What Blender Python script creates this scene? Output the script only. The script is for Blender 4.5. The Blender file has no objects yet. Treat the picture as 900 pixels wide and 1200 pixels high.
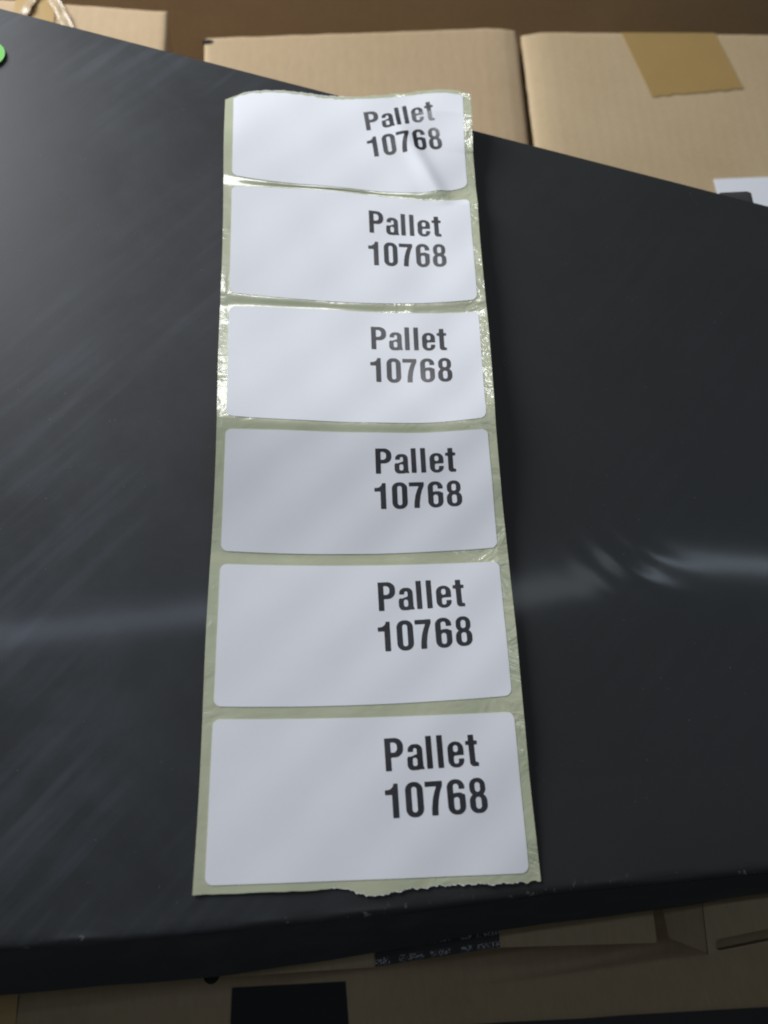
import bpy, bmesh, math, random
import numpy as np
from mathutils import Matrix, Vector, noise

random.seed(7); np.random.seed(7)
S = bpy.context.scene
COL = S.collection

# ------------------------------------------------------------------ camera, world, lamps, exposure
cam_d = bpy.data.cameras.new('camera'); cam = bpy.data.objects.new('camera', cam_d); COL.objects.link(cam)
M3 = [[0.9952388632, 0.0034334588, -0.0974054235], [-0.0339249345, 0.9490899585, -0.3131730345], [0.0913712426, 0.3149864474, 0.9446876912]]
M4 = Matrix(M3).to_4x4(); M4.translation = Vector((-0.01874608, -0.28303518, 0.26585815))
cam.matrix_world = M4
cam_d.sensor_fit = 'VERTICAL'; cam_d.sensor_height = 24.0; cam_d.lens = 24.0 * 900.95 / 1200
cam_d.clip_start = 0.01; cam_d.clip_end = 50
cam_d.dof.use_dof = True; cam_d.dof.focus_distance = 0.285; cam_d.dof.aperture_fstop = 5.2
S.camera = cam

W = bpy.data.worlds.new('World'); S.world = W; W.use_nodes = True
bg = W.node_tree.nodes['Background']
bg.inputs['Color'].default_value = (0.86, 0.93, 1.0, 1); bg.inputs['Strength'].default_value = 0.065

def lamp(name, loc, look, power, sx, sy, color=(1, 1, 1), spin=0):
    d = bpy.data.lights.new(name, 'AREA'); d.shape = 'ELLIPSE'; d.size = sx; d.size_y = sy
    d.energy = power; d.color = color
    o = bpy.data.objects.new(name, d); COL.objects.link(o)
    o.location = loc
    q = (Vector(look) - Vector(loc)).to_track_quat('-Z', 'Y')
    o.rotation_euler = (q.to_matrix() @ Matrix.Rotation(spin, 3, 'Z')).to_euler()
    return o
def tube_lamp(name, x0, y0, x1, y1, z, w, power, color=(0.86, 0.93, 1.0)):
    d = bpy.data.lights.new(name, 'AREA'); d.shape = 'RECTANGLE'
    d.size = math.hypot(x1 - x0, y1 - y0); d.size_y = w; d.energy = power; d.color = color
    o = bpy.data.objects.new(name, d); COL.objects.link(o)
    o.location = ((x0 + x1) / 2, (y0 + y1) / 2, z); o.rotation_euler = (0, 0, math.atan2(y1 - y0, x1 - x0))
lamp('key_lamp', (-0.62, 0.47, 0.40), (0.0, -0.02, 0), 12.2, 0.46, 0.46, (0.96, 0.975, 1.0))
lamp('glare_lamp', (-0.05, 0.45, 0.90), (0.0, -0.10, 0), 1.35, 0.18, 0.24, (0.97, 0.97, 1.0))  # added out of view to put glare on the lettering
tube_lamp('ceiling_tube_left', -1.9, 0.03, -0.22, 0.165, 2.0, 0.045, 2.5, (0.66, 0.78, 1.0))
tube_lamp('ceiling_tube_right', 1.05, 0.235, 2.9, 0.36, 2.0, 0.035, 4.2, (0.68, 0.84, 1.0))
tube_lamp('ceiling_tube_middle', 0.45, 0.14, 0.92, 0.2, 2.0, 0.085, 0.8, (0.8, 0.9, 1.0))

S.cycles.filter_width = 2.0
S.view_settings.view_transform = 'Standard'; S.view_settings.look = 'None'
S.view_settings.exposure = 0.0; S.view_settings.gamma = 1.0; S.view_settings.use_curve_mapping = False

# ------------------------------------------------------------------ materials
class N:
    def __init__(self, name):
        self.m = bpy.data.materials.new(name); self.m.use_nodes = True
        self.t = self.m.node_tree; self.b = self.t.nodes['Principled BSDF']
    def n(self, typ, **kw):
        x = self.t.nodes.new(typ)
        for k, v in kw.items():
            if k in x.inputs.keys(): x.inputs[k].default_value = v
            else: setattr(x, k, v)
        return x
    def l(self, a, b): self.t.links.new(a, b)
    def coord(self, scale=(1, 1, 1), rot=(0, 0, 0)):
        c = self.n('ShaderNodeTexCoord'); mp = self.n('ShaderNodeMapping')
        mp.inputs['Scale'].default_value = scale; mp.inputs['Rotation'].default_value = rot
        if any(rot) and scale != (1, 1, 1):      # turn first, stretch afterwards
            m0 = self.n('ShaderNodeMapping'); m0.inputs['Rotation'].default_value = rot; mp.inputs['Rotation'].default_value = (0, 0, 0)
            self.l(c.outputs['Object'], m0.inputs['Vector']); self.l(m0.outputs['Vector'], mp.inputs['Vector'])
        else: self.l(c.outputs['Object'], mp.inputs['Vector'])
        return mp.outputs['Vector']
    def noise(self, scale, detail=3, rough=.55, vec=None, dist=0):
        x = self.n('ShaderNodeTexNoise', Scale=scale, Detail=detail, Roughness=rough, Distortion=dist)
        self.l(vec if vec is not None else self.coord(), x.inputs['Vector']); return x.outputs['Fac']
    def ramp(self, fac, a, b, c0=(0, 0, 0, 1), c1=(1, 1, 1, 1)):
        r = self.n('ShaderNodeValToRGB'); e = r.color_ramp.elements
        e[0].position = a; e[1].position = b; e[0].color = c0; e[1].color = c1
        self.l(fac, r.inputs['Fac']); return r.outputs['Color']
    def mix(self, fac, a, b):
        x = self.n('ShaderNodeMix', data_type='RGBA')
        for s, v in ((0, fac), (6, a), (7, b)):
            if hasattr(v, 'links'): self.l(v, x.inputs[s])
            else: x.inputs[s].default_value = v
        return x.outputs[2]
    def math(self, op, a, b=0.0, c=None):
        x = self.n('ShaderNodeMath', operation=op)
        for s, v in ((0, a), (1, b)) + (((2, c),) if c is not None else ()):
            if hasattr(v, 'links'): self.l(v, x.inputs[s])
            else: x.inputs[s].default_value = v
        return x.outputs[0]
    def bump(self, h, strength, dist=.001, prev=None):
        x = self.n('ShaderNodeBump', Strength=strength, Distance=dist); self.l(h, x.inputs['Height'])
        if prev is not None: self.l(prev, x.inputs['Normal'])
        self.l(x.outputs['Normal'], self.b.inputs['Normal']); return x.outputs['Normal']
    def set(self, **kw):
        for k, v in kw.items():
            s = self.b.inputs[k.replace('_', ' ')]
            if hasattr(v, 'links'): self.l(v, s)
            else: s.default_value = v
        return self

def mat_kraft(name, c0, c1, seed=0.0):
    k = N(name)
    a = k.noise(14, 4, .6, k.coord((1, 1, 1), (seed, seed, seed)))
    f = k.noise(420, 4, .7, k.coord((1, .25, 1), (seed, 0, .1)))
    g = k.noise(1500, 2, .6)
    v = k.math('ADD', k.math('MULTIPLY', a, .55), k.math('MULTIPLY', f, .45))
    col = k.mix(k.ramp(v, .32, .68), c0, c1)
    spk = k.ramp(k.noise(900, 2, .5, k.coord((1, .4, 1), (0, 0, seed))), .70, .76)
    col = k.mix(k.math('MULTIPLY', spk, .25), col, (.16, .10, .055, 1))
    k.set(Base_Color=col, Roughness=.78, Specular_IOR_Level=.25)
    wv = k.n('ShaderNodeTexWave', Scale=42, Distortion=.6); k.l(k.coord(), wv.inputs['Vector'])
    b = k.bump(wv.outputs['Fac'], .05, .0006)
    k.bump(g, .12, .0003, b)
    return k.m
KRAFT = mat_kraft('kraft_board', (.405, .295, .175, 1), (.475, .355, .22, 1), 0)
KRAFT2 = mat_kraft('kraft_board_yellowish', (.43, .32, .185, 1), (.50, .385, .235, 1), 1.3)
KRAFT3 = mat_kraft('kraft_board_brown', (.37, .29, .20, 1), (.46, .365, .26, 1), 2.1)
KRAFTD = mat_kraft('kraft_board_shaded', (.29, .22, .13, 1), (.38, .29, .18, 1), 3.1)  # shade on the low front cartons put into a darker board colour

def mat_black():
    k = N('black_laminate')
    base = (.0240, .0258, .0262, 1)
    # matt film: scuffs and dust; the sheen on the left is painted in as haze
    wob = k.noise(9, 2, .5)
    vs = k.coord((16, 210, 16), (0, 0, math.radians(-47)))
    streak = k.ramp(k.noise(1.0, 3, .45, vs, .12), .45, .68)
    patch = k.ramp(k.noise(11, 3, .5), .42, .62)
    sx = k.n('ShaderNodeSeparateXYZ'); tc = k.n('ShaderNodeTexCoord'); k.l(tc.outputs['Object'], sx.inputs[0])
    scuff_sheen = k.ramp(k.math('ADD', k.math('MULTIPLY', sx.outputs['X'], -5.0), k.math('MULTIPLY', wob, .5)), .22, .62, (.12, .12, .12, 1))
    st = k.math('MULTIPLY', k.math('MULTIPLY', streak, patch), scuff_sheen)
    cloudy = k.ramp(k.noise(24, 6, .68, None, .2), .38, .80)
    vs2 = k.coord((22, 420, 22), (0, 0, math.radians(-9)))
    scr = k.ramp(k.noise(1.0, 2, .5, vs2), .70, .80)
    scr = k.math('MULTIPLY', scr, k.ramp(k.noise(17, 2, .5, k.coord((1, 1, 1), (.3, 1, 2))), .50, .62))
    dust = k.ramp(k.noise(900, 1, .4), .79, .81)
    haze = k.math('ADD', k.math('MULTIPLY', st, .21), k.math('MULTIPLY', k.math('ADD', k.math('MULTIPLY', cloudy, .75), .3), k.math('MULTIPLY', scuff_sheen, .26)))
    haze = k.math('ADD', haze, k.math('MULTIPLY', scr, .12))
    # wear along the folded front edge
    at = k.n('ShaderNodeAttribute', attribute_name='fold')
    wearn = k.ramp(k.noise(330, 4, .7, k.coord((1, .8, 1))), .63, .68)
    wear = k.math('MULTIPLY', at.outputs['Fac'], wearn)
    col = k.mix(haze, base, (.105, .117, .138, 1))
    col = k.mix(k.math('MULTIPLY', dust, .21), col, (.30, .30, .29, 1))
    col = k.mix(k.math('MULTIPLY', wear, .38), col, (.42, .40, .37, 1))
    rough = k.math('ADD', .46, k.math('MULTIPLY', cloudy, .10))
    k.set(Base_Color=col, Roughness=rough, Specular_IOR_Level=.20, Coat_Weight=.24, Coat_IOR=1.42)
    k.set(Coat_Roughness=k.math('ADD', .06, k.math('MULTIPLY', k.noise(7, 2, .5), .06)))
    b = k.bump(k.noise(60, 2, .5), .06, .001)
    k.bump(k.noise(1100, 2, .6), .05, .0003, b)
    return k.m
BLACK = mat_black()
kb = N('black_board_side'); kb.set(Base_Color=kb.mix(kb.ramp(kb.noise(60, 5, .6), .5, .8), (.042, .043, .044, 1), (.065, .065, .066, 1)), Roughness=.55, Specular_IOR_Level=.4)
kb.bump(kb.noise(300, 3, .6), .1, .0005); BLACKS = kb.m

kp = N('label_paper')
fib = kp.noise(700, 4, .65); mot = kp.noise(30, 3, .5)
kp.set(Base_Color=kp.mix(kp.math('ADD', kp.math('MULTIPLY', fib, .4), kp.math('MULTIPLY', mot, .6)), (.775, .785, .83, 1), (.83, .84, .875, 1)),
       Roughness=.42, Specular_IOR_Level=.20, Coat_Weight=.12, Coat_Roughness=.28)
kb_ = kp.bump(kp.noise(45, 2, .5), .12, .0012); kp.bump(kp.noise(1300, 2, .6), .05, .0002, kb_)
PAPER = kp.m

ki = N('thermal_print')
ki.set(Base_Color=ki.mix(ki.math('ADD', ki.math('MULTIPLY', ki.ramp(ki.noise(1600, 3, .7), .35, .75), .5), ki.math('MULTIPLY', ki.ramp(ki.noise(70, 3, .6), .4, .75), .5)), (.016, .017, .021, 1), (.058, .060, .070, 1)), Roughness=.33, Specular_IOR_Level=.6,
       Coat_Weight=.35, Coat_Roughness=.2)
ki.bump(ki.noise(45, 2, .5), .10, .0012); INK = ki.m

kl = N('glassine_liner')
sx = kl.n('ShaderNodeSeparateXYZ'); tcl = kl.n('ShaderNodeTexCoord'); kl.l(tcl.outputs['Object'], sx.inputs[0])
rgt = kl.ramp(kl.math('ADD', kl.math('MULTIPLY', sx.outputs['X'], 9.0), .45), .42, .95, (.18, .18, .18, 1))
left = kl.ramp(kl.math('MULTIPLY', sx.outputs['X'], -10.0), .488, .505, (0, 0, 0, 1), (.40, .40, .40, 1))
right = kl.math('MAXIMUM', rgt, left)
crk = kl.math('MULTIPLY', right, kl.ramp(kl.noise(40, 2, .5), .38, .62, (.25, .25, .25, 1)))
n1 = kl.math('MULTIPLY', kl.math('SUBTRACT', kl.noise(62, 3, .5, kl.coord((1, 1.3, 1)), .9), .5), crk); n2 = kl.math('MULTIPLY', kl.math('SUBTRACT', kl.noise(420, 2, .6, None, .5), .5), crk)
kl.set(Base_Color=kl.mix(kl.noise(120, 4, .6), (.44, .465, .31, 1), (.55, .575, .42, 1)), Roughness=.24, Specular_IOR_Level=.6,
       Coat_Weight=.9, Coat_Roughness=.08, Coat_IOR=1.5)
b1 = kl.bump(n1, .8, .0022); b1 = kl.bump(n2, .34, .0007, b1)
kl.l(b1, kl.b.inputs['Coat Normal']); LINER = kl.m
kt = N('torn_paper_fibre'); kt.set(Base_Color=(.72, .73, .70, 1), Roughness=.85); TORN = kt.m

def flat(name, c, rough=.6, var=.25, scale=80, spec=.4):
    k = N(name); d = tuple(x * (1 - var) for x in c[:3]) + (1,)
    k.set(Base_Color=k.mix(k.noise(scale, 4, .6), d, tuple(c[:3]) + (1,)), Roughness=rough, Specular_IOR_Level=spec)
    k.bump(k.noise(scale * 5, 3, .6), .08, .0004); return k.m
TAPE = flat('brown_packing_tape', (.40, .265, .10), .32, .14, 60, .5)
CLEAR = flat('shiny_clear_tape', (.46, .35, .22), .22, .2, 60, .5)
GREEN = flat('green_sticker_paper', (.10, .50, .04), .5, .1)
WHITE = flat('white_paper', (.80, .82, .86), .5, .04)
DARK = flat('dark_opening', (.012, .011, .010), .9, .3)
PRINTBLACK = flat('black_flexo_print', (.011, .011, .010), .7, .3)
FLOOR = flat('warehouse_floor', (.045, .04, .038), .7, .3, 6)
ks = N('speckled_tape')
sp = ks.ramp(ks.noise(1500, 2, .6, ks.coord((1, .8, 1))), .50, .56)
sp = ks.math('MULTIPLY', sp, ks.ramp(ks.noise(170, 1, .4, ks.coord((1, .0, 0))), .44, .50))
atb = ks.n('ShaderNodeAttribute', attribute_name='band')
sp = ks.math('MULTIPLY', sp, atb.outputs['Fac'])
ks.set(Base_Color=ks.mix(sp, (.014, .014, .014, 1), (.42, .42, .42, 1)), Roughness=.4)
SPECK = ks.m

# ------------------------------------------------------------------ object helpers
def mesh_obj(name, verts, faces, mat, parent=None, smooth=False, **props):
    me = bpy.data.meshes.new(name); me.from_pydata([tuple(map(float, v)) for v in verts], [], [tuple(map(int, f)) for f in faces])
    me.update(); me.materials.append(mat)
    if smooth: me.polygons.foreach_set('use_smooth', [True] * len(me.polygons))
    o = bpy.data.objects.new(name, me); COL.objects.link(o)
    if parent: o.parent = parent; o.matrix_parent_inverse = parent.matrix_world.inverted()
    for k, v in props.items(): o[k] = v
    return o
def thing(name, loc, label, category, group=None):
    o = bpy.data.objects.new(name, None); COL.objects.link(o); o.location = loc
    o.matrix_world = Matrix.Translation(loc); o.empty_display_size = .02
    o['label'] = label; o['category'] = category
    if group: o['group'] = group
    return o
def split(o):
    e = o.modifiers.new('sharp_edges', 'EDGE_SPLIT'); e.split_angle = math.radians(40)
def fix(o):
    bm = bmesh.new(); bm.from_mesh(o.data); bmesh.ops.recalc_face_normals(bm, faces=bm.faces); bm.to_mesh(o.data); bm.free(); return o
def prism(name, poly, z0, z1, mat, parent=None, bevel=0.0, seg=2, **props):
    """solid of a plan polygon; z0/z1 may be lists (one height per corner)"""
    n = len(poly)
    a = z0 if isinstance(z0, (list, tuple)) else [z0] * n; b = z1 if isinstance(z1, (list, tuple)) else [z1] * n
    vs = [(x, y, a[i]) for i, (x, y) in enumerate(poly)] + [(x, y, b[i]) for i, (x, y) in enumerate(poly)]
    fs = [tuple(range(n))[::-1], tuple(range(n, 2 * n))] + [(i, (i + 1) % n, n + (i + 1) % n, n + i) for i in range(n)]
    o = fix(mesh_obj(name, vs, fs, mat, parent, **props))
    if bevel:
        bm = bmesh.new(); bm.from_mesh(o.data)
        bmesh.ops.bevel(bm, geom=list(bm.edges), offset=bevel, segments=seg, profile=.6, affect='EDGES', clamp_overlap=True)
        bm.to_mesh(o.data); bm.free()
        o.data.polygons.foreach_set('use_smooth', [True] * len(o.data.polygons))
        o.data.set_sharp_from_angle(angle=math.radians(35))
    return o

# ------------------------------------------------------------------ the setting: floor
mesh_obj('floor', [(-3, -3, -.95), (3, -3, -.95), (3, 4, -.95), (-3, 4, -.95)], [(0, 1, 2, 3)], FLOOR, kind='structure')

# ------------------------------------------------------------------ the black carton
def back_y(x): return 0.0396 + (x + 0.1535) * (-0.0517 - 0.0396) / (0.186 + 0.1535)
FX = [-.34, -.1799, -.1101, -.0807, -.0481, .0042, .0564, .132, .2258, .36]
FY = [-.3385, -.333, -.3302, -.3301, -.3288, -.3267, -.3231, -.3202, -.3163, -.311]
BX = [-.34, -.1956, -.1188, -.0509, .0034, .047, .108, .1474, .2515, .36]
BY = [-.353, -.3506, -.3493, -.3480, -.3435, -.3390, -.3350, -.332, -.326, -.319]
def front_y(x): return float(np.interp(x, FX, FY))
def flap_y(x): return float(np.interp(x, BX, BY))
BXR = (-.33, .35)
black = thing('black_carton', (0, -.15, -.07), 'large glossy black carton lying flat under the strip of white labels', 'carton')
def lid():
    nx, ny, na, nf = 300, 180, 7, 6
    vs, fs, fold = [], [], []
    R = .0035
    for i in range(nx + 1):
        x = BXR[0] + (BXR[1] - BXR[0]) * i / nx
        yb, yf = back_y(x), front_y(x)
        w = .0007 * noise.noise(Vector((x * 55, 1.7, 0)))
        prof = []
        for j in range(ny + 1):
            y = yb + (yf + R * .5 - yb) * j / ny
            z = .0009 * noise.noise(Vector((x * 9, y * 9, 3))) * min(1, (yb - y) * 30, max(0, y - yf) * 30)
            rr_ = math.hypot(x - .137, y + .168)          # shallow ring-shaped dents pressed into the board
            z += .00005 * math.sin((rr_ - .060) * 2 * math.pi / .011) * math.exp(-((rr_ - .060) / .014) ** 2) * math.exp(-((math.atan2(y + .168, x - .137) + 2.45) / .45) ** 2)
            prof.append((y, z, 0.0))
        y0 = prof[-1][0]
        yl = flap_y(x); ang = math.atan2(.030, abs(yl - yf))
        for j in range(1, na + 1):
            a = ang * j / na
            prof.append((y0 - R * math.sin(a) + w * math.sin(math.pi * j / na), -R * (1 - math.cos(a)) + w * .5, math.sin(math.pi * j / na) ** .5 if j < na else 0))
        prof[ny] = (prof[ny][0], prof[ny][1], .35)
        for (y, z, f) in prof: vs.append((x, y, z)); fold.append(f)
    m = ny + 1 + na
    for i in range(nx):
        for j in range(m - 1):
            a = i * m + j; fs.append((a, a + 1, a + 1 + m, a + m))
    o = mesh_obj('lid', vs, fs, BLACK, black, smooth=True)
    at = o.data.attributes.new('fold', 'FLOAT', 'POINT'); at.data.foreach_set('value', fold)
    fix(o)
    md = o.modifiers.new('thickness', 'SOLIDIFY'); md.thickness = .0026; md.offset = -1; split(o)
    if o.data.polygons[0].normal.z < 0:
        o.data.flip_normals()
lid()
def front_flap():
    vs, fs = [], []
    nx, nk = 90, 5
    for i in range(nx + 1):
        x = BXR[0] + (BXR[1] - BXR[0]) * i / nx
        yf, yl = front_y(x), flap_y(x)
        a = math.atan2(.030, abs(yl - yf)); R = .0035
        y0 = yf + R * .5 - R * math.sin(a); z0 = -R * (1 - math.cos(a))
        wob = .0006 * noise.noise(Vector((x * 40, 9, 0)))
        for j in range(nk + 1):
            t = j / nk
            y = y0 + (yl - y0) * t; z = z0 + (-.030 - z0) * t + .0012 * math.sin(math.pi * t)
            vs.append((x, y + wob * t, z))
    for i in range(nx):
        for j in range(nk):
            a = i * (nk + 1) + j; fs.append((a, a + 1, a + 2 + nk, a + 1 + nk))
    o = fix(mesh_obj('front_flap', vs, fs, BLACKS, black, smooth=True))
    if sum(p.normal.z for p in o.data.polygons) < 0: o.data.flip_normals()
    md = o.modifiers.new('thickness', 'SOLIDIFY'); md.thickness = .0026; md.offset = -1; split(o)
front_flap()
xs = np.linspace(BXR[0] + .002, BXR[1] - .002, 12)
poly = [(x, back_y(x) - .003) for x in xs] + [(x, front_y(x) + .009) for x in xs[::-1]]
prism('body', poly, -.068, -.0030, BLACKS, black)
prism('locking_tab', [(.1640, -.0470), (.1822, -.0520), (.1822, -.0412), (.1800, -.0405), (.1670, -.0418)], -.0062, -.0034, BLACKS, black, .0006)
st = [( -.1550 + .0070 * math.cos(a), .0125 + .0070 * math.sin(a)) for a in np.linspace(0, 2 * math.pi, 48, endpoint=False)]
prism('sticker', st, .0004, .0009, GREEN, black, label='round bright green sticker')

# ------------------------------------------------------------------ brown cartons
def tilt_carton(name, poly, ztop, zbot, mat, label, thick=.004, bev=.0022, lip=.0012):
    cx = sum(p[0] for p in poly) / len(poly); cy = sum(p[1] for p in poly) / len(poly)
    t = thing(name, (cx, cy, zbot), label, 'carton', 'brown cartons around the black carton')
    ins = [(x + (cx - x) * lip / .1, y + (cy - y) * lip / .1) for x, y in poly]
    prism('body', ins, zbot, ztop - thick - .0002, mat, t, .0015)
    return t
def top_panel(t, poly, ztop, mat, thick=.004, bev=.0018, bulge=.0015, seed=0, roll=None):
    """a board panel with rounded edges, sagging a little"""
    (x0, y0), (x1, y1), (x2, y2), (x3, y3) = poly     # back-left, back-right, front-right, front-left
    n = 40; vs = []; fs = []
    prof = [0, .0006, .0015, .003, .005, .008]
    ts = sorted(set([p / .2 for p in prof] + list(np.linspace(.06, .94, n)) + [1 - p / .2 for p in prof]))
    m = len(ts)
    def edge(s):
        d = min(s, 1 - s) * .2; return bev * (1 - math.sqrt(max(0, 1 - (1 - min(1, d / .003)) ** 2)))
    for a in ts:
        for b in ts:
            xa, ya = x0 + (x1 - x0) * a, y0 + (y1 - y0) * a; xb, yb = x3 + (x2 - x3) * a, y3 + (y2 - y3) * a
            x, y = xa + (xb - xa) * b, ya + (yb - ya) * b
            e = min(a, 1 - a, b, 1 - b)
            z = ztop - max(edge(a), edge(b)) - bulge * math.sin(math.pi * a) * math.sin(math.pi * b) * (.6 + .8 * noise.noise(Vector((x * 8, y * 8, seed))))
            if roll:
                d = (a if roll < 0 else 1 - a) * abs(x1 - x0)
                z -= .0030 * max(0, 1 - d / .016) ** 1.5 + .0004 * math.exp(-((d - .016) / .0015) ** 2)
            if e < .02:
                x += .0005 * noise.noise(Vector((x * 90, y * 90, seed + 5))); y += .0005 * noise.noise(Vector((x * 90, y * 90, seed + 9)))
            vs.append((x, y, z))
    for i in range(m - 1):
        for j in range(m - 1):
            a = i * m + j; fs.append((a, a + m, a + m + 1, a + 1))
    o = fix(mesh_obj('top_panel', vs, fs, mat, t, smooth=True))
    if sum(p.normal.z for p in o.data.polygons) < 0: o.data.flip_normals()
    md = o.modifiers.new('thickness', 'SOLIDIFY'); md.thickness = thick; md.offset = -1; split(o)
    return o
def ragged_tape(name, t, a, b, c, d, z, mat, amp=.0007, n=26, thick=.0002, ends=(1, 1), label=None, seed=0):
    """tape strip a->b is one torn end, d->c the other"""
    vs, fs = [], []
    for i in range(n + 1):
        s = i / n
        for k, (p, q) in enumerate(((a, b), (d, c))):
            x, y = p[0] + (q[0] - p[0]) * s, p[1] + (q[1] - p[1]) * s
            dx, dy = d[0] - a[0], d[1] - a[1]; L = math.hypot(dx, dy)
            r = amp * ends[k] * (noise.noise(Vector((s * 23, k * 7, seed))) + .6 * noise.noise(Vector((s * 61, k, seed))))
            vs.append((x + dx / L * r, y + dy / L * r, z))
    for i in range(n): fs.append((2 * i, 2 * i + 1, 2 * i + 3, 2 * i + 2))
    o = fix(mesh_obj(name, vs, fs, mat, t))
    if o.data.polygons[0].normal.z < 0: o.data.flip_normals()
    md = o.modifiers.new('thickness', 'SOLIDIFY'); md.thickness = thick; md.offset = 1; split(o)
    if label: o['label'] = label
    return o

p1 = [(-.36, .1725), (-.1048, .1677), (-.1035, -.04), (-.36, -.04)]
t1 = tilt_carton('brown_carton', p1, -.1, -.30, KRAFT, 'leftmost carton behind, with a shiny tape strip, left of the dark gap')
top_panel(t1, p1, -.1, KRAFT, seed=1)
ragged_tape('tape', t1, (-.196, .173), (-.172, .173), (-.168, .02), (-.192, .02), -.1004 + .0008, TAPE, seed=3)
def crumple(t):
    for k, (cx, cy, rz) in enumerate(((-.1885, .158, -.25), (-.1655, .1535, .45))):
        vs, fs = [], []; n, m = 16, 5
        for i in range(n + 1):
            for j in range(m + 1):
                u = (i / n - .5) * .05; w = (j / m - .5) * .006
                z = -.0985 + .0016 * noise.noise(Vector((u * 160, w * 300, k * 4))) + .0012 * (j % 2)
                x, y = w + .001 * noise.noise(Vector((u * 90, 3, k))), u
                vs.append((cx + x * math.cos(rz) - y * math.sin(rz), cy + x * math.sin(rz) + y * math.cos(rz), z))
        for i in range(n):
            for j in range(m): a = i * (m + 1) + j; fs.append((a, a + 1, a + m + 2, a + m + 1))
        mesh_obj('tape_wrinkle', vs, fs, CLEAR, t, smooth=True)
crumple(t1)

p2 = [(-.0816, .1476), (.1182, .1722), (.1172, -.05), (-.079, -.05)]
t2 = tilt_carton('brown_carton', p2, -.1, -.30, KRAFT, 'carton with a dark corner nick, behind the top of the label strip')
top_panel(t2, p2, -.1, KRAFT, seed=2, roll=1)
nk = [(-.0795 + .0030 * math.cos(a) * (1 + .2 * math.sin(3 * a)), .1435 + .0016 * math.sin(a)) for a in np.linspace(0, 2 * math.pi, 16, endpoint=False)]
prism('corner_nick', nk, -.1018, -.0996, DARK, t2)
p3 = [(.1209, .1687), (.42, .1865), (.42, -.13), (.1215, -.12)]
t3 = tilt_carton('brown_carton', p3, -.1, -.30, KRAFT2, 'right-hand carton behind, with brown tape and white paper on top')
top_panel(t3, p3, -.1, KRAFT2, seed=4, bulge=.0008, roll=-1)
ragged_tape('tape', t3, (.1879, .1712), (.2535, .1757), (.2646, .1286), (.2012, .1178), -.0999, TAPE, amp=.0013, ends=(0, 1.3), seed=8, label='brown tape strip torn off at an angle')
prism('paper_sheet', [(.231, .0538), (.36, .066), (.36, -.06), (.2345, -.06)], -.0998, -.0992, WHITE, t3, label='blank white paper stuck on the carton')

# taller brown carton standing behind the row
tw = thing('brown_carton', (0, .30, -.5), 'dark brown carton in shadow running behind the row of lighter cartons', 'carton')
pw = [(-.6, .318), (.75, .412), (.75, .75), (-.6, .75)]
prism('body', [(-.6, .10), (.75, .10), (.75, .60), (-.6, .60)], -.60, -.31, KRAFT3, tw, .004)
prism('raised_flap', [(-.6, .300), (.75, .344), (.75, .348), (-.6, .304)], -.31, -.165, KRAFT3, tw, .001)

# lower cartons in front of and under the black carton
tl = thing('brown_carton', (0, -.2, -.5), 'lowest carton in front, in shadow, with a black printed square', 'carton')
pl = [(-.42, .02), (.46, .02), (.46, -.400), (-.42, -.3925)]
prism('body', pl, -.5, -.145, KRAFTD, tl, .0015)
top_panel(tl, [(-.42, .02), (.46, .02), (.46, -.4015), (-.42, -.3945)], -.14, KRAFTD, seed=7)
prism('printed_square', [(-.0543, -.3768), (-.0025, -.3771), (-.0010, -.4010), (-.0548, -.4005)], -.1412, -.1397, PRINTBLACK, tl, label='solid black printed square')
ragged_tape('tape', tl, (-.20, -.30), (-.148, -.30), (-.148, -.392), (-.20, -.392), -.1394, TAPE, seed=5)

tu = thing('brown_carton', (.15, -.2, -.14), 'carton under the black one, its edge crossed by speckled black tape', 'carton')
pu = [(-.058, .0), (.1195, .0), (.1205, -.3548), (.0553, -.3530), (.0062, -.3572), (-.058, -.3575)]
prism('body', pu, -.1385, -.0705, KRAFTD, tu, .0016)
# speckled tape along its front edge
def speck():
    a = (.0065, -.3440); b = (.0557, -.3425); c = (.0556, -.3524); d = (.0062, -.3566)
    vs, fs, band = [], [], []
    n, m = 20, 12
    for i in range(n + 1):
        for j in range(m + 1):
            s, t = i / n, j / m
            x = (a[0] + (b[0] - a[0]) * s) * (1 - t) + (d[0] + (c[0] - d[0]) * s) * t
            y = (a[1] + (b[1] - a[1]) * s) * (1 - t) + (d[1] + (c[1] - d[1]) * s) * t
            vs.append((x, y, -.0699)); band.append(1.0 if (.15 < t < .52) else (.8 if t > .80 and t < .95 else 0))
    for i in range(n):
        for j in range(m): k = i * (m + 1) + j; fs.append((k, k + 1, k + m + 2, k + m + 1))
    o = fix(mesh_obj('printed_tape', vs, fs, SPECK, tu, label='black tape with rows of white specks'))
    if o.data.polygons[0].normal.z < 0: o.data.flip_normals()
    at = o.data.attributes.new('band', 'FLOAT', 'POINT'); at.data.foreach_set('value', band)
speck()
hl = [(-.0560 + .0030 * math.cos(a), -.3560 + .0030 * math.sin(a)) for a in np.linspace(0, 2 * math.pi, 20, endpoint=False)]
prism('corner_nick', hl, -.0720, -.0698, DARK, tu)

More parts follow.
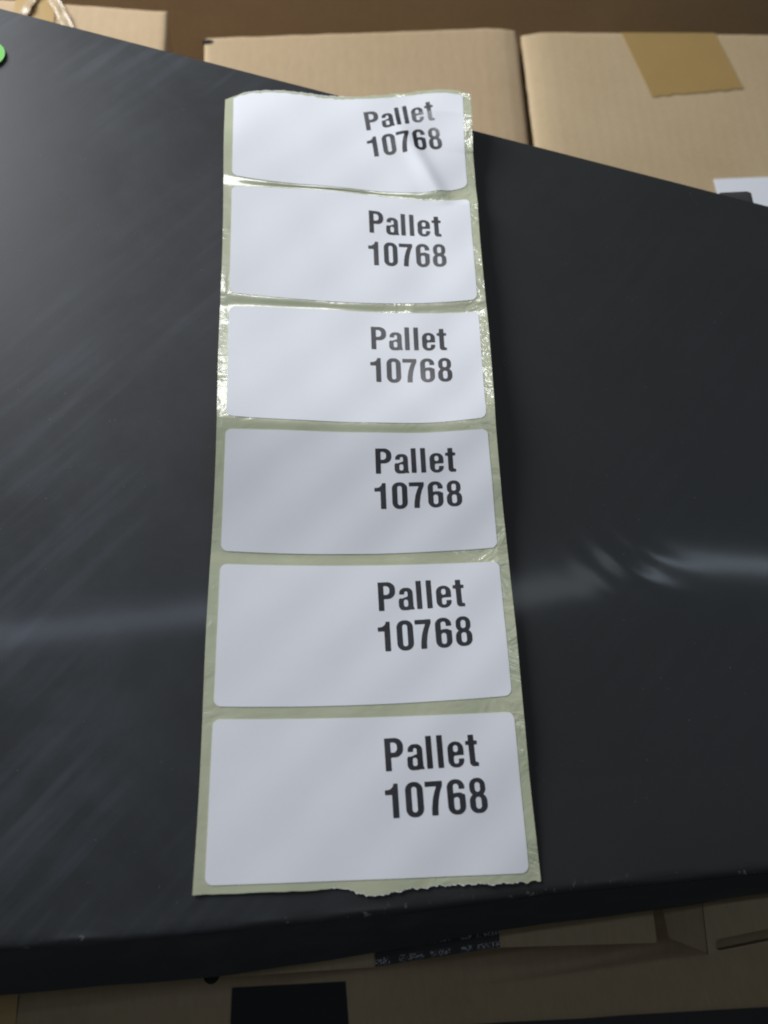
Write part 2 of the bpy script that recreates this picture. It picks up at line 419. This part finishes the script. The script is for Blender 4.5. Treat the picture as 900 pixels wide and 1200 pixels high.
# right-hand carton with a hand hole in its open flap
tr = thing('brown_carton', (.2, -.2, -.14), 'brown carton corner with a dark hand hole, under the right end of the black carton', 'carton')
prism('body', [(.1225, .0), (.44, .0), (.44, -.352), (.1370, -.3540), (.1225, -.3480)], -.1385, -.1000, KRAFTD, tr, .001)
def slot_flap():
    # board with a rounded slot cut through it
    outer = [(.1373, -.320), (.25, -.320), (.25, -.3490), (.1357, -.3572)]
    n = 48; z = -.0600; th = .0035
    cx0, cx1, r = .1410, .1750, .0020
    def sl(a):
        c, s = math.cos(a), math.sin(a)
        bx = cx1 if c > 0 else cx0
        x = bx + r * c; y = -.3541 + (x - .14) * .115 + r * s; return (x, y)
    inner = [sl(2 * math.pi * (i + .5) / n) for i in range(n)]
    ctr = (.158, -.3520)
    def cast(p):
        dx, dy = p[0] - ctr[0], p[1] - ctr[1]; best = 1e9
        for k in range(4):
            ax, ay = outer[k]; bx, by = outer[(k + 1) % 4]; ex, ey = bx - ax, by - ay
            den = dx * ey - dy * ex
            if abs(den) < 1e-12: continue
            t = ((ax - ctr[0]) * ey - (ay - ctr[1]) * ex) / den; s = ((ax - ctr[0]) * dy - (ay - ctr[1]) * dx) / den
            if t > 0 and -1e-6 <= s <= 1 + 1e-6: best = min(best, t)
        return (ctr[0] + dx * best, ctr[1] + dy * best)
    out = [cast(p) for p in inner]
    for k in outer:   # snap the nearest ring point to each corner
        i = min(range(n), key=lambda q: (out[q][0] - k[0]) ** 2 + (out[q][1] - k[1]) ** 2); out[i] = k
    vs = [(x, y, z) for x, y in inner] + [(x, y, z) for x, y in out] + [(x, y, z - th) for x, y in inner] + [(x, y, z - th) for x, y in out]
    fs = []
    for i in range(n):
        j = (i + 1) % n
        fs += [(i, j, n + j, n + i), (2 * n + j, 2 * n + i, 3 * n + i, 3 * n + j), (j, i, 2 * n + i, 2 * n + j), (n + i, n + j, 3 * n + j, 3 * n + i)]
    fix(mesh_obj('flap', vs, fs, KRAFTD, tr, label='flap with a rounded hand hole'))
slot_flap()
prism('side_flap', [(.1225, -.332), (.1370, -.332), (.1356, -.3570), (.1245, -.3525)], [-.0705, -.0640, -.0640, -.0705], [-.0690, -.0605, -.0605, -.0690], KRAFTD, tr, .0004)

# ------------------------------------------------------------------ the strip of labels
GV = np.array([0.0, 0.02425, 0.0485, 0.05356, 0.10206, 0.10712, 0.15563, 0.16069, 0.20919, 0.21425, 0.26275, 0.26781, 0.31631])
GP = np.array([[(-0.05057,-0.0054,0.001),(-0.03799,-0.00185,0.00134),(-0.02533,-0.00254,0.00188),(-0.01274,-0.00441,0.00259),(-0.00024,-0.00563,0.0035),(0.0122,-0.00552,0.00459),(0.02458,-0.00449,0.00588),(0.03684,-0.00395,0.00734),(0.04878,-0.00626,0.009)],[(-0.04999,-0.02898,0.004),(-0.03767,-0.02661,0.00319),(-0.02522,-0.02692,0.00275),(-0.01275,-0.02796,0.00269),(-0.00031,-0.02859,0.003),(0.0121,-0.0284,0.00369),(0.02443,-0.02775,0.00475),(0.03661,-0.02763,0.00619),(0.04847,-0.02967,0.008)],[(-0.04966,-0.05022,0.005),(-0.03738,-0.05149,0.00403),(-0.02506,-0.05192,0.00338),(-0.0127,-0.05238,0.00303),(-0.00034,-0.05324,0.003),(0.01196,-0.05435,0.00328),(0.0242,-0.05513,0.00388),(0.0364,-0.05457,0.00478),(0.04868,-0.05123,0.006)],[(-0.04966,-0.05538,0.0045),(-0.03739,-0.05479,0.00357),(-0.02502,-0.05429,0.00294),(-0.01259,-0.05439,0.00262),(-0.00018,-0.05524,0.0026),(0.01218,-0.05668,0.00289),(0.02444,-0.0582,0.00349),(0.03661,-0.05902,0.00439),(0.04876,-0.0581,0.0056)],[(-0.04897,-0.10724,0.006),(-0.03686,-0.1077,0.00503),(-0.02467,-0.10824,0.00438),(-0.01245,-0.10876,0.00403),(-0.00021,-0.10918,0.004),(0.012,-0.10943,0.00428),(0.02416,-0.10941,0.00488),(0.03625,-0.10907,0.00578),(0.04825,-0.10832,0.007)],[(-0.049,-0.11307,0.0054),(-0.0369,-0.11228,0.00452),(-0.02469,-0.11212,0.00393),(-0.01242,-0.11239,0.00362),(-0.00016,-0.11289,0.0036),(0.01208,-0.11342,0.00387),(0.02426,-0.11381,0.00442),(0.03636,-0.11386,0.00527),(0.04838,-0.11341,0.0064)],[(-0.0483,-0.16094,0.009),(-0.03643,-0.16137,0.00808),(-0.02447,-0.16169,0.00744),(-0.01246,-0.16202,0.00708),(-0.00044,-0.16235,0.007),(0.01157,-0.16262,0.0072),(0.02354,-0.16266,0.00769),(0.03546,-0.16221,0.00845),(0.04734,-0.16096,0.0095)],[(-0.04837,-0.16599,0.0086),(-0.0365,-0.16577,0.00768),(-0.02451,-0.16582,0.00704),(-0.01248,-0.16603,0.00668),(-0.00042,-0.16627,0.0066),(0.01163,-0.16645,0.0068),(0.02364,-0.16644,0.00729),(0.03558,-0.16615,0.00805),(0.04745,-0.16547,0.0091)],[(-0.04938,-0.20971,0.002),(-0.03714,-0.21032,0.00145),(-0.02483,-0.21075,0.0011),(-0.0125,-0.211,0.00095),(-0.00014,-0.21106,0.001),(0.01222,-0.21095,0.00125),(0.02455,-0.21067,0.0017),(0.03685,-0.21021,0.00235),(0.04908,-0.20959,0.0032)],[(-0.04945,-0.21445,0.002),(-0.03718,-0.21482,0.00147),(-0.02486,-0.21509,0.00112),(-0.01249,-0.21527,0.00097),(-0.00011,-0.21535,0.001),(0.01227,-0.21534,0.00122),(0.02464,-0.21525,0.00162),(0.03695,-0.21506,0.00222),(0.0492,-0.21479,0.003)],[(-0.0502,-0.26262,0.001),(-0.03776,-0.26306,0.00072),(-0.02527,-0.26334,0.0006),(-0.01275,-0.26347,0.00062),(-0.00021,-0.26344,0.0008),(0.01233,-0.26326,0.00112),(0.02486,-0.26293,0.0016),(0.03736,-0.26245,0.00222),(0.04982,-0.26183,0.003)],[(-0.05026,-0.26671,0.001),(-0.03779,-0.26705,0.00072),(-0.02527,-0.26732,0.0006),(-0.01272,-0.2675,0.00062),(-0.00015,-0.26759,0.0008),(0.01241,-0.26761,0.00112),(0.02495,-0.26755,0.0016),(0.03745,-0.26741,0.00222),(0.04989,-0.26719,0.003)],[(-0.05104,-0.31629,0.0006),(-0.03839,-0.31647,0.00058),(-0.02569,-0.31663,0.00058),(-0.01297,-0.31678,0.00058),(-0.0002,-0.31691,0.0006),(0.01259,-0.31702,0.00063),(0.02542,-0.31711,0.00068),(0.03827,-0.31719,0.00073),(0.05115,-0.31725,0.0008)]])
GU = np.linspace(-.05, .05, 9)
# polynomial across, cubic Hermite along
CO = np.array([[np.polyfit(GU / .05, GP[r, :, k], 4) for k in range(3)] for r in range(len(GV))])   # rows x 3 x 5
# ease the measured heights along the strip
def tang(A):
    T = np.zeros_like(A); d = np.diff(A, axis=0) / np.diff(GV)[:, None, None]
    h = np.diff(GV)[:, None, None]
    T[1:-1] = (h[1:] * d[:-1] + h[:-1] * d[1:]) / (h[1:] + h[:-1]); T[0] = d[0]; T[-1] = d[-1]
    for k in (3, 5, 7, 9, 11):
        T[k] = .2 * T[k] + .8 * d[k]; T[k + 1] = .2 * T[k + 1] + .8 * d[k]
    T[2] = .2 * T[2] + .8 * d[1]
    return T
CT = tang(CO)
def P(u, v, off=0.0):
    u = np.asarray(u, float).ravel(); v = np.asarray(v, float).ravel()
    def ev(u, v):
        i = np.clip(np.searchsorted(GV, v) - 1, 0, len(GV) - 2); h = GV[i + 1] - GV[i]; t = (v - GV[i]) / h
        tc = np.clip(t, 0, 1)
        h00 = 2 * tc ** 3 - 3 * tc ** 2 + 1; h10 = tc ** 3 - 2 * tc ** 2 + tc; h01 = 1 - h00; h11 = tc ** 3 - tc ** 2
        c = CO[i] * h00[:, None, None] + CT[i] * (h10 * h)[:, None, None] + CO[i + 1] * h01[:, None, None] + CT[i + 1] * (h11 * h)[:, None, None]
        ex = np.where(t > 1, (t - 1) * h, np.where(t < 0, t * h, 0)); c = c + np.where((t > 1)[:, None, None], CT[i + 1], CT[i]) * ex[:, None, None]
        uc = np.clip(u, -.05, .05) / .05
        pw = np.stack([uc ** 4, uc ** 3, uc ** 2, uc, uc * 0 + 1], 1); dp = np.stack([4 * uc ** 3, 3 * uc ** 2, 2 * uc, uc * 0 + 1, uc * 0], 1)
        p = np.einsum('nkj,nj->nk', c, pw); d = np.einsum('nkj,nj->nk', c, dp)
        p = p + d * ((u / .05 - uc))[:, None]
        # fold running down from the figures of the first label
        ul = .026 + (v - .027) * .50
        k = np.clip((v - .010) / .020, 0, 1) * np.clip((.056 - v) / .006, 0, 1)
        dist = u - ul; soft = .0010
        ramp_ = .5 * (dist + np.sqrt(dist ** 2 + soft ** 2))
        p[:, 2] += -.10 * k * ramp_ + .0010 * k * np.exp(-(dist / .004) ** 2)
        # fine waviness of the paper, stronger on the right side where it lifts
        p[:, 2] += .00016 * np.sin(u * 190 + v * 60) * np.sin(v * 140 + 1.3) * (1 + u * 12)
        return p
    p = ev(u, v)
    if off:
        e = .0004; a = ev(u + e, v) - ev(u - e, v); b = ev(u, v + e) - ev(u, v - e)
        nn = np.cross(b, a); nn /= np.linalg.norm(nn, axis=1)[:, None]; p = p + nn * off
    return p

strip = thing('label_strip', (0, -.16, 0), 'torn strip of six white pallet labels on shiny yellow-green backing paper', 'label strip')
def sheet(name, ug, vg, off, thick, mat, parent, **props):
    """ug, vg: (rows x cols) arrays of strip coordinates -> thin solid sheet"""
    r, c = ug.shape
    top = P(ug, vg, off + thick); bot = P(ug, vg, off)
    vs = np.vstack([top, bot]); n = r * c; fs = []
    for i in range(r - 1):
        for j in range(c - 1):
            a = i * c + j; fs.append((a, a + c, a + c + 1, a + 1)); fs.append((n + a, n + a + 1, n + a + c + 1, n + a + c))
    ring = [j for j in range(c)] + [i * c + c - 1 for i in range(1, r)] + [(r - 1) * c + j for j in range(c - 2, -1, -1)] + [i * c for i in range(r - 2, 0, -1)]
    for k in range(len(ring)):
        a, b = ring[k], ring[(k + 1) % len(ring)]; fs.append((a, b, n + b, n + a))
    o = mesh_obj(name, vs, fs, mat, parent, smooth=True, **props)
    o.data.set_sharp_from_angle(angle=math.radians(50))
    return o
def n1(x, s=0): return noise.noise(Vector((x, s, .37)))
# backing paper
cols = 240; rows_ = 420
uu = np.linspace(-1, 1, cols); tt = np.linspace(0, 1, rows_)
ue = lambda v: .0535 + .00025 * np.sin(v * 60)
vt = np.array([(-.0008 - .0009 * max(0, min(1, (u + .2) * 2)) + .00045 * n1(u * 16, 2) + .0003 * n1(u * 70, 5) * (1 if u < .35 else .3)) for u in uu])
def vb(u):
    b = .0024 + .0018 * math.exp(-((u - .02) / .20) ** 2) - .0012 * math.exp(-((u + .17) / .10) ** 2)
    rough_ = max(0, min(1, (u + .35) * 4))
    return .31631 + b + rough_ * (.00055 * n1(u * 26, 8) + .00045 * n1(u * 75, 3)) + .00015 * n1(u * 18, 1)
vbm = np.array([vb(u) for u in uu])
VG = vt[None, :] * (1 - tt)[:, None] + vbm[None, :] * tt[:, None]
UG = uu[None, :] * ue(VG)
sheet('backing_paper', UG, VG, 0.0, .00008, LINER, strip)
# torn fibres along the lower and upper tear
def fibres(name, edge, sgn, ulo, uhi, amp, seed):
    n = 300; us = np.linspace(ulo, uhi, n); rowsv = 3
    ug = np.zeros((rowsv, n)); vg = np.zeros((rowsv, n))
    for i, u in enumerate(us):
        e = float(np.interp(u, uu, edge)); w = amp * (.35 + .9 * abs(n1(u * 60, seed)) + .5 * abs(n1(u * 170, seed + 2)))
        taper = min(1, (u - ulo) * 12, (uhi - u) * 12)
        for k in range(rowsv):
            ug[k, i] = u * .0535; vg[k, i] = e + sgn * (-.0001 + w * taper * k / (rowsv - 1))
    if sgn < 0: ug = ug[::-1]; vg = vg[::-1]
    sheet(name, ug, vg, .00002, .00005, TORN, strip)
fibres('torn_edge', vbm, 1, -.30, .95, .00045, 4)
fibres('torn_edge', vt, -1, -.93, .05, .0006, 9)

# ---- lettering: condensed bold glyphs from signed distances, contoured on a fine grid (cap height = 1)
def rr(X, Y, x0, x1, y0, y1, r):
    cx, cy, hx, hy = (x0 + x1) / 2, (y0 + y1) / 2, (x1 - x0) / 2, (y1 - y0) / 2; r = min(r, hx, hy)
    qx, qy = np.abs(X - cx) - hx + r, np.abs(Y - cy) - hy + r
    return np.hypot(np.maximum(qx, 0), np.maximum(qy, 0)) + np.minimum(np.maximum(qx, qy), 0) - r
def pg(X, Y, pts):
    d = np.full(X.shape, 1e9); s = np.ones(X.shape); n = len(pts)
    for i in range(n):
        ax, ay = pts[i]; bx, by = pts[i - 1]; ex, ey = bx - ax, by - ay; wx, wy = X - ax, Y - ay
        t = np.clip((wx * ex + wy * ey) / (ex * ex + ey * ey), 0, 1)
        d = np.minimum(d, (wx - ex * t) ** 2 + (wy - ey * t) ** 2)
        c1 = Y >= ay; c2 = Y < by; c3 = ex * wy > ey * wx
        s = np.where((c1 & c2 & c3) | (~c1 & ~c2 & ~c3), -s, s)
    return s * np.sqrt(d)
mn, mx = np.minimum, np.maximum
def sub(a, b): return mx(a, -b)
def g_P(X, Y):
    bowl = mx(rr(X, Y, -.4, .57, .40, 1.0, .26), -X)
    return mn(sub(bowl, mx(rr(X, Y, -.1, .375, .555, .855, .12), .19 - X)), rr(X, Y, 0, .19, 0, 1, 0))
def g_l(X, Y): return rr(X, Y, 0, .185, 0, 1, 0)
def g_a(X, Y):
    arch = sub(rr(X, Y, .03, .485, .2, .775, .19), rr(X, Y, .205, .305, .0, .645, .05))
    arch = sub(arch, rr(X, Y, -.2, .30, -.2, .535, 0))
    bowl = sub(rr(X, Y, 0, .47, -.015, .475, .17), rr(X, Y, .175, .305, .115, .355, .06))
    stem = rr(X, Y, .305, .485, .03, .60, 0); tail = pg(X, Y, [(.305, .25), (.485, .25), (.49, .10), (.53, 0), (.35, 0), (.32, .06)])
    bowl = sub(bowl, pg(X, Y, [(.0, .60), (.26, .60), (.30, .47), (.12, .405), (0, .42)]) * 1.0)
    return mn(mn(arch, bowl), mn(stem, tail))
def g_e(X, Y):
    o = rr(X, Y, 0, .50, -.015, .775, .235)
    o = sub(o, rr(X, Y, .185, .32, .455, .655, .065)); o = sub(o, rr(X, Y, .185, .32, .11, .345, .06))
    return sub(o, rr(X, Y, .30, .7, .255, .345, 0))
def g_t(X, Y):
    st_ = rr(X, Y, .09, .275, .10, .95, 0); bar = rr(X, Y, 0, .37, .635, .765, 0)
    ft = sub(mx(rr(X, Y, .09, .6, -.012, .4, .13), X - .365), rr(X, Y, .275, .9, .115, .8, .05))
    return mn(mn(st_, bar), ft)
def g_1(X, Y): return pg(X, Y, [(0, .67), (.205, .67), (.205, 0), (.40, 0), (.40, 1.0), (.265, 1.0), (.245, .92), (.19, .855), (.11, .825), (0, .82)])
def g_0(X, Y): return sub(rr(X, Y, 0, .54, -.015, 1.015, .25), rr(X, Y, .195, .345, .135, .865, .075))
def g_7(X, Y): return pg(X, Y, [(0, .835), (.335, .835), (.27, .68), (.21, .48), (.17, .24), (.155, 0), (.355, 0), (.365, .22), (.40, .46), (.45, .66), (.53, .86), (.53, 1), (0, 1)])
def g_6(X, Y):
    o = rr(X, Y, 0, .54, -.015, 1.015, .25); o = sub(o, rr(X, Y, .195, .35, .515, .875, .075)); o = sub(o, rr(X, Y, .195, .35, .125, .49, .075))
    o = sub(o, rr(X, Y, .35, .8, .57, .715, 0))
    lo = sub(rr(X, Y, .10, .54, .2, .625, .18), rr(X, Y, .195, .35, .125, .49, .075)); return mn(o, mx(lo, .19 - X))
def g_8(X, Y):
    a = rr(X, Y, .025, .515, .47, 1.015, .23); b = rr(X, Y, 0, .54, -.015, .57, .24)
    o = mn(a, b); o = sub(o, rr(X, Y, .195, .345, .61, .88, .075)); return sub(o, rr(X, Y, .19, .35, .12, .455, .08))
LAY = [(g_P, 0, .57, 1.36), (g_a, .66, .54, 1.36), (g_l, 1.25, .19, 1.36), (g_l, 1.585, .19, 1.36), (g_e, 1.90, .50, 1.36), (g_t, 2.465, .37, 1.36),
       (g_1, .03, .40, 0), (g_0, .63, .54, 0), (g_7, 1.225, .53, 0), (g_6, 1.875, .54, 0), (g_8, 2.525, .54, 0)]
def contour(fn, w):
    """marching squares of fn < 0 -> verts (2D), faces"""
    st_ = .021; xs_ = np.arange(-.05, w + .08, st_); ys_ = np.arange(-.06, 1.07, st_)
    X, Y = np.meshgrid(xs_, ys_); F = fn(X, Y) + .004; F = np.where(np.abs(F) < 1e-5, 1e-5, F)
    V, D, faces = [], {}, []
    def vert(key, x, y):
        if key not in D: D[key] = len(V); V.append((x, y))
        return D[key]
    ny, nx = F.shape
    for i in range(ny - 1):
        for j in range(nx - 1):
            c = [(i, j), (i, j + 1), (i + 1, j + 1), (i + 1, j)]; f = [F[a] for a in c]
            if min(f) > 0: continue
            poly = []
            for k in range(4):
                a, b = c[k], c[(k + 1) % 4]; fa, fb = f[k], f[(k + 1) % 4]
                if fa < 0: poly.append(vert(a, X[a], Y[a]))
                if (fa < 0) != (fb < 0):
                    t = fa / (fa - fb); kk = (min(a, b), max(a, b)); poly.append(vert(kk, X[a] + (X[b] - X[a]) * t, Y[a] + (Y[b] - Y[a]) * t))
            if len(poly) >= 3: faces.append(poly)
    return np.array(V), faces
GLY = []
cache = {}
for fn, x, w, y in LAY:
    if fn not in cache: cache[fn] = contour(fn, w)
    GLY.append((cache[fn], x, y))
CAP = .01035
def lettering(label, v0, tiltdeg, ux, vx, wx):
    """Pallet / 10768 printed on the label whose top edge is at v0"""
    for line, ysel in (('printed_word', 1.36), ('printed_number', 0)):
        vs, fs, base = [], [], 0
        for ((V2, F2), x, y) in GLY:
            if y != ysel: continue
            vs.append(V2 + np.array([x, y])); fs += [tuple(base + q for q in f) for f in F2]; base += len(V2)
        A = np.vstack(vs); s = CAP
        t = math.radians(tiltdeg); X = (A[:, 0] - (.10 if ysel == 0 else 0)) * s * wx; Y = A[:, 1] * s
        u = ux + X * math.cos(t) - Y * math.sin(t); v = v0 + vx - (X * math.sin(t) + Y * math.cos(t))
        p = P(u, v, .00008 + .00013 + .00004)
        o = mesh_obj(line, p, fs, INK, label, smooth=True)

Hh, Pp = 0.0485, 0.05356
def sticker(n):
    v0 = n * Pp; hw = .05; r = .0024
    ts = sorted(set([round(r * (1 - math.cos(a)), 7) for a in np.linspace(0, math.pi / 2, 9)] + [round(x, 7) for x in np.linspace(r, Hh - r, 64)] + [round(Hh - r * (1 - math.cos(a)), 7) for a in np.linspace(0, math.pi / 2, 9)]))
    c = 132; ug = np.zeros((len(ts), c)); vg = np.zeros((len(ts), c)); uc = np.linspace(-1, 1, c)
    for i, t in enumerate(ts):
        d = min(t, Hh - t); ins = 0 if d >= r else r - math.sqrt(max(0, r * r - (r - d) ** 2))
        if n == 0 and t < r: ins = 0
        ug[i] = uc * (hw - ins); vg[i] = v0 + t
        if n == 0:     # torn across the top
            fade = max(0, 1 - t / .006)
            vg[i] += np.array([fade * (.00035 + (.00055 * n1(x * 20, 12) + .0004 * n1(x * 55, 15)) * (1 if x < .1 else .3)) for x in uc])
    return sheet('label', ug, vg, .00009, .00013, PAPER, strip)
#           tilt, u of the text's left edge, v of lower baseline below the label's top edge
TX = [(6.8, .0086, .0322, 1.04), (0.2, .0067, .0322, 1.035), (0.2, .0060, .0312, 1.035), (0.2, .0062, .0310, 1.045), (1.4, .0060, .0308, 1.05), (1.7, .0066, .0313, 1.05)]
for n in range(6):
    lb = sticker(n)
    lettering(lb, n * Pp, TX[n][0], TX[n][1], TX[n][2], TX[n][3])
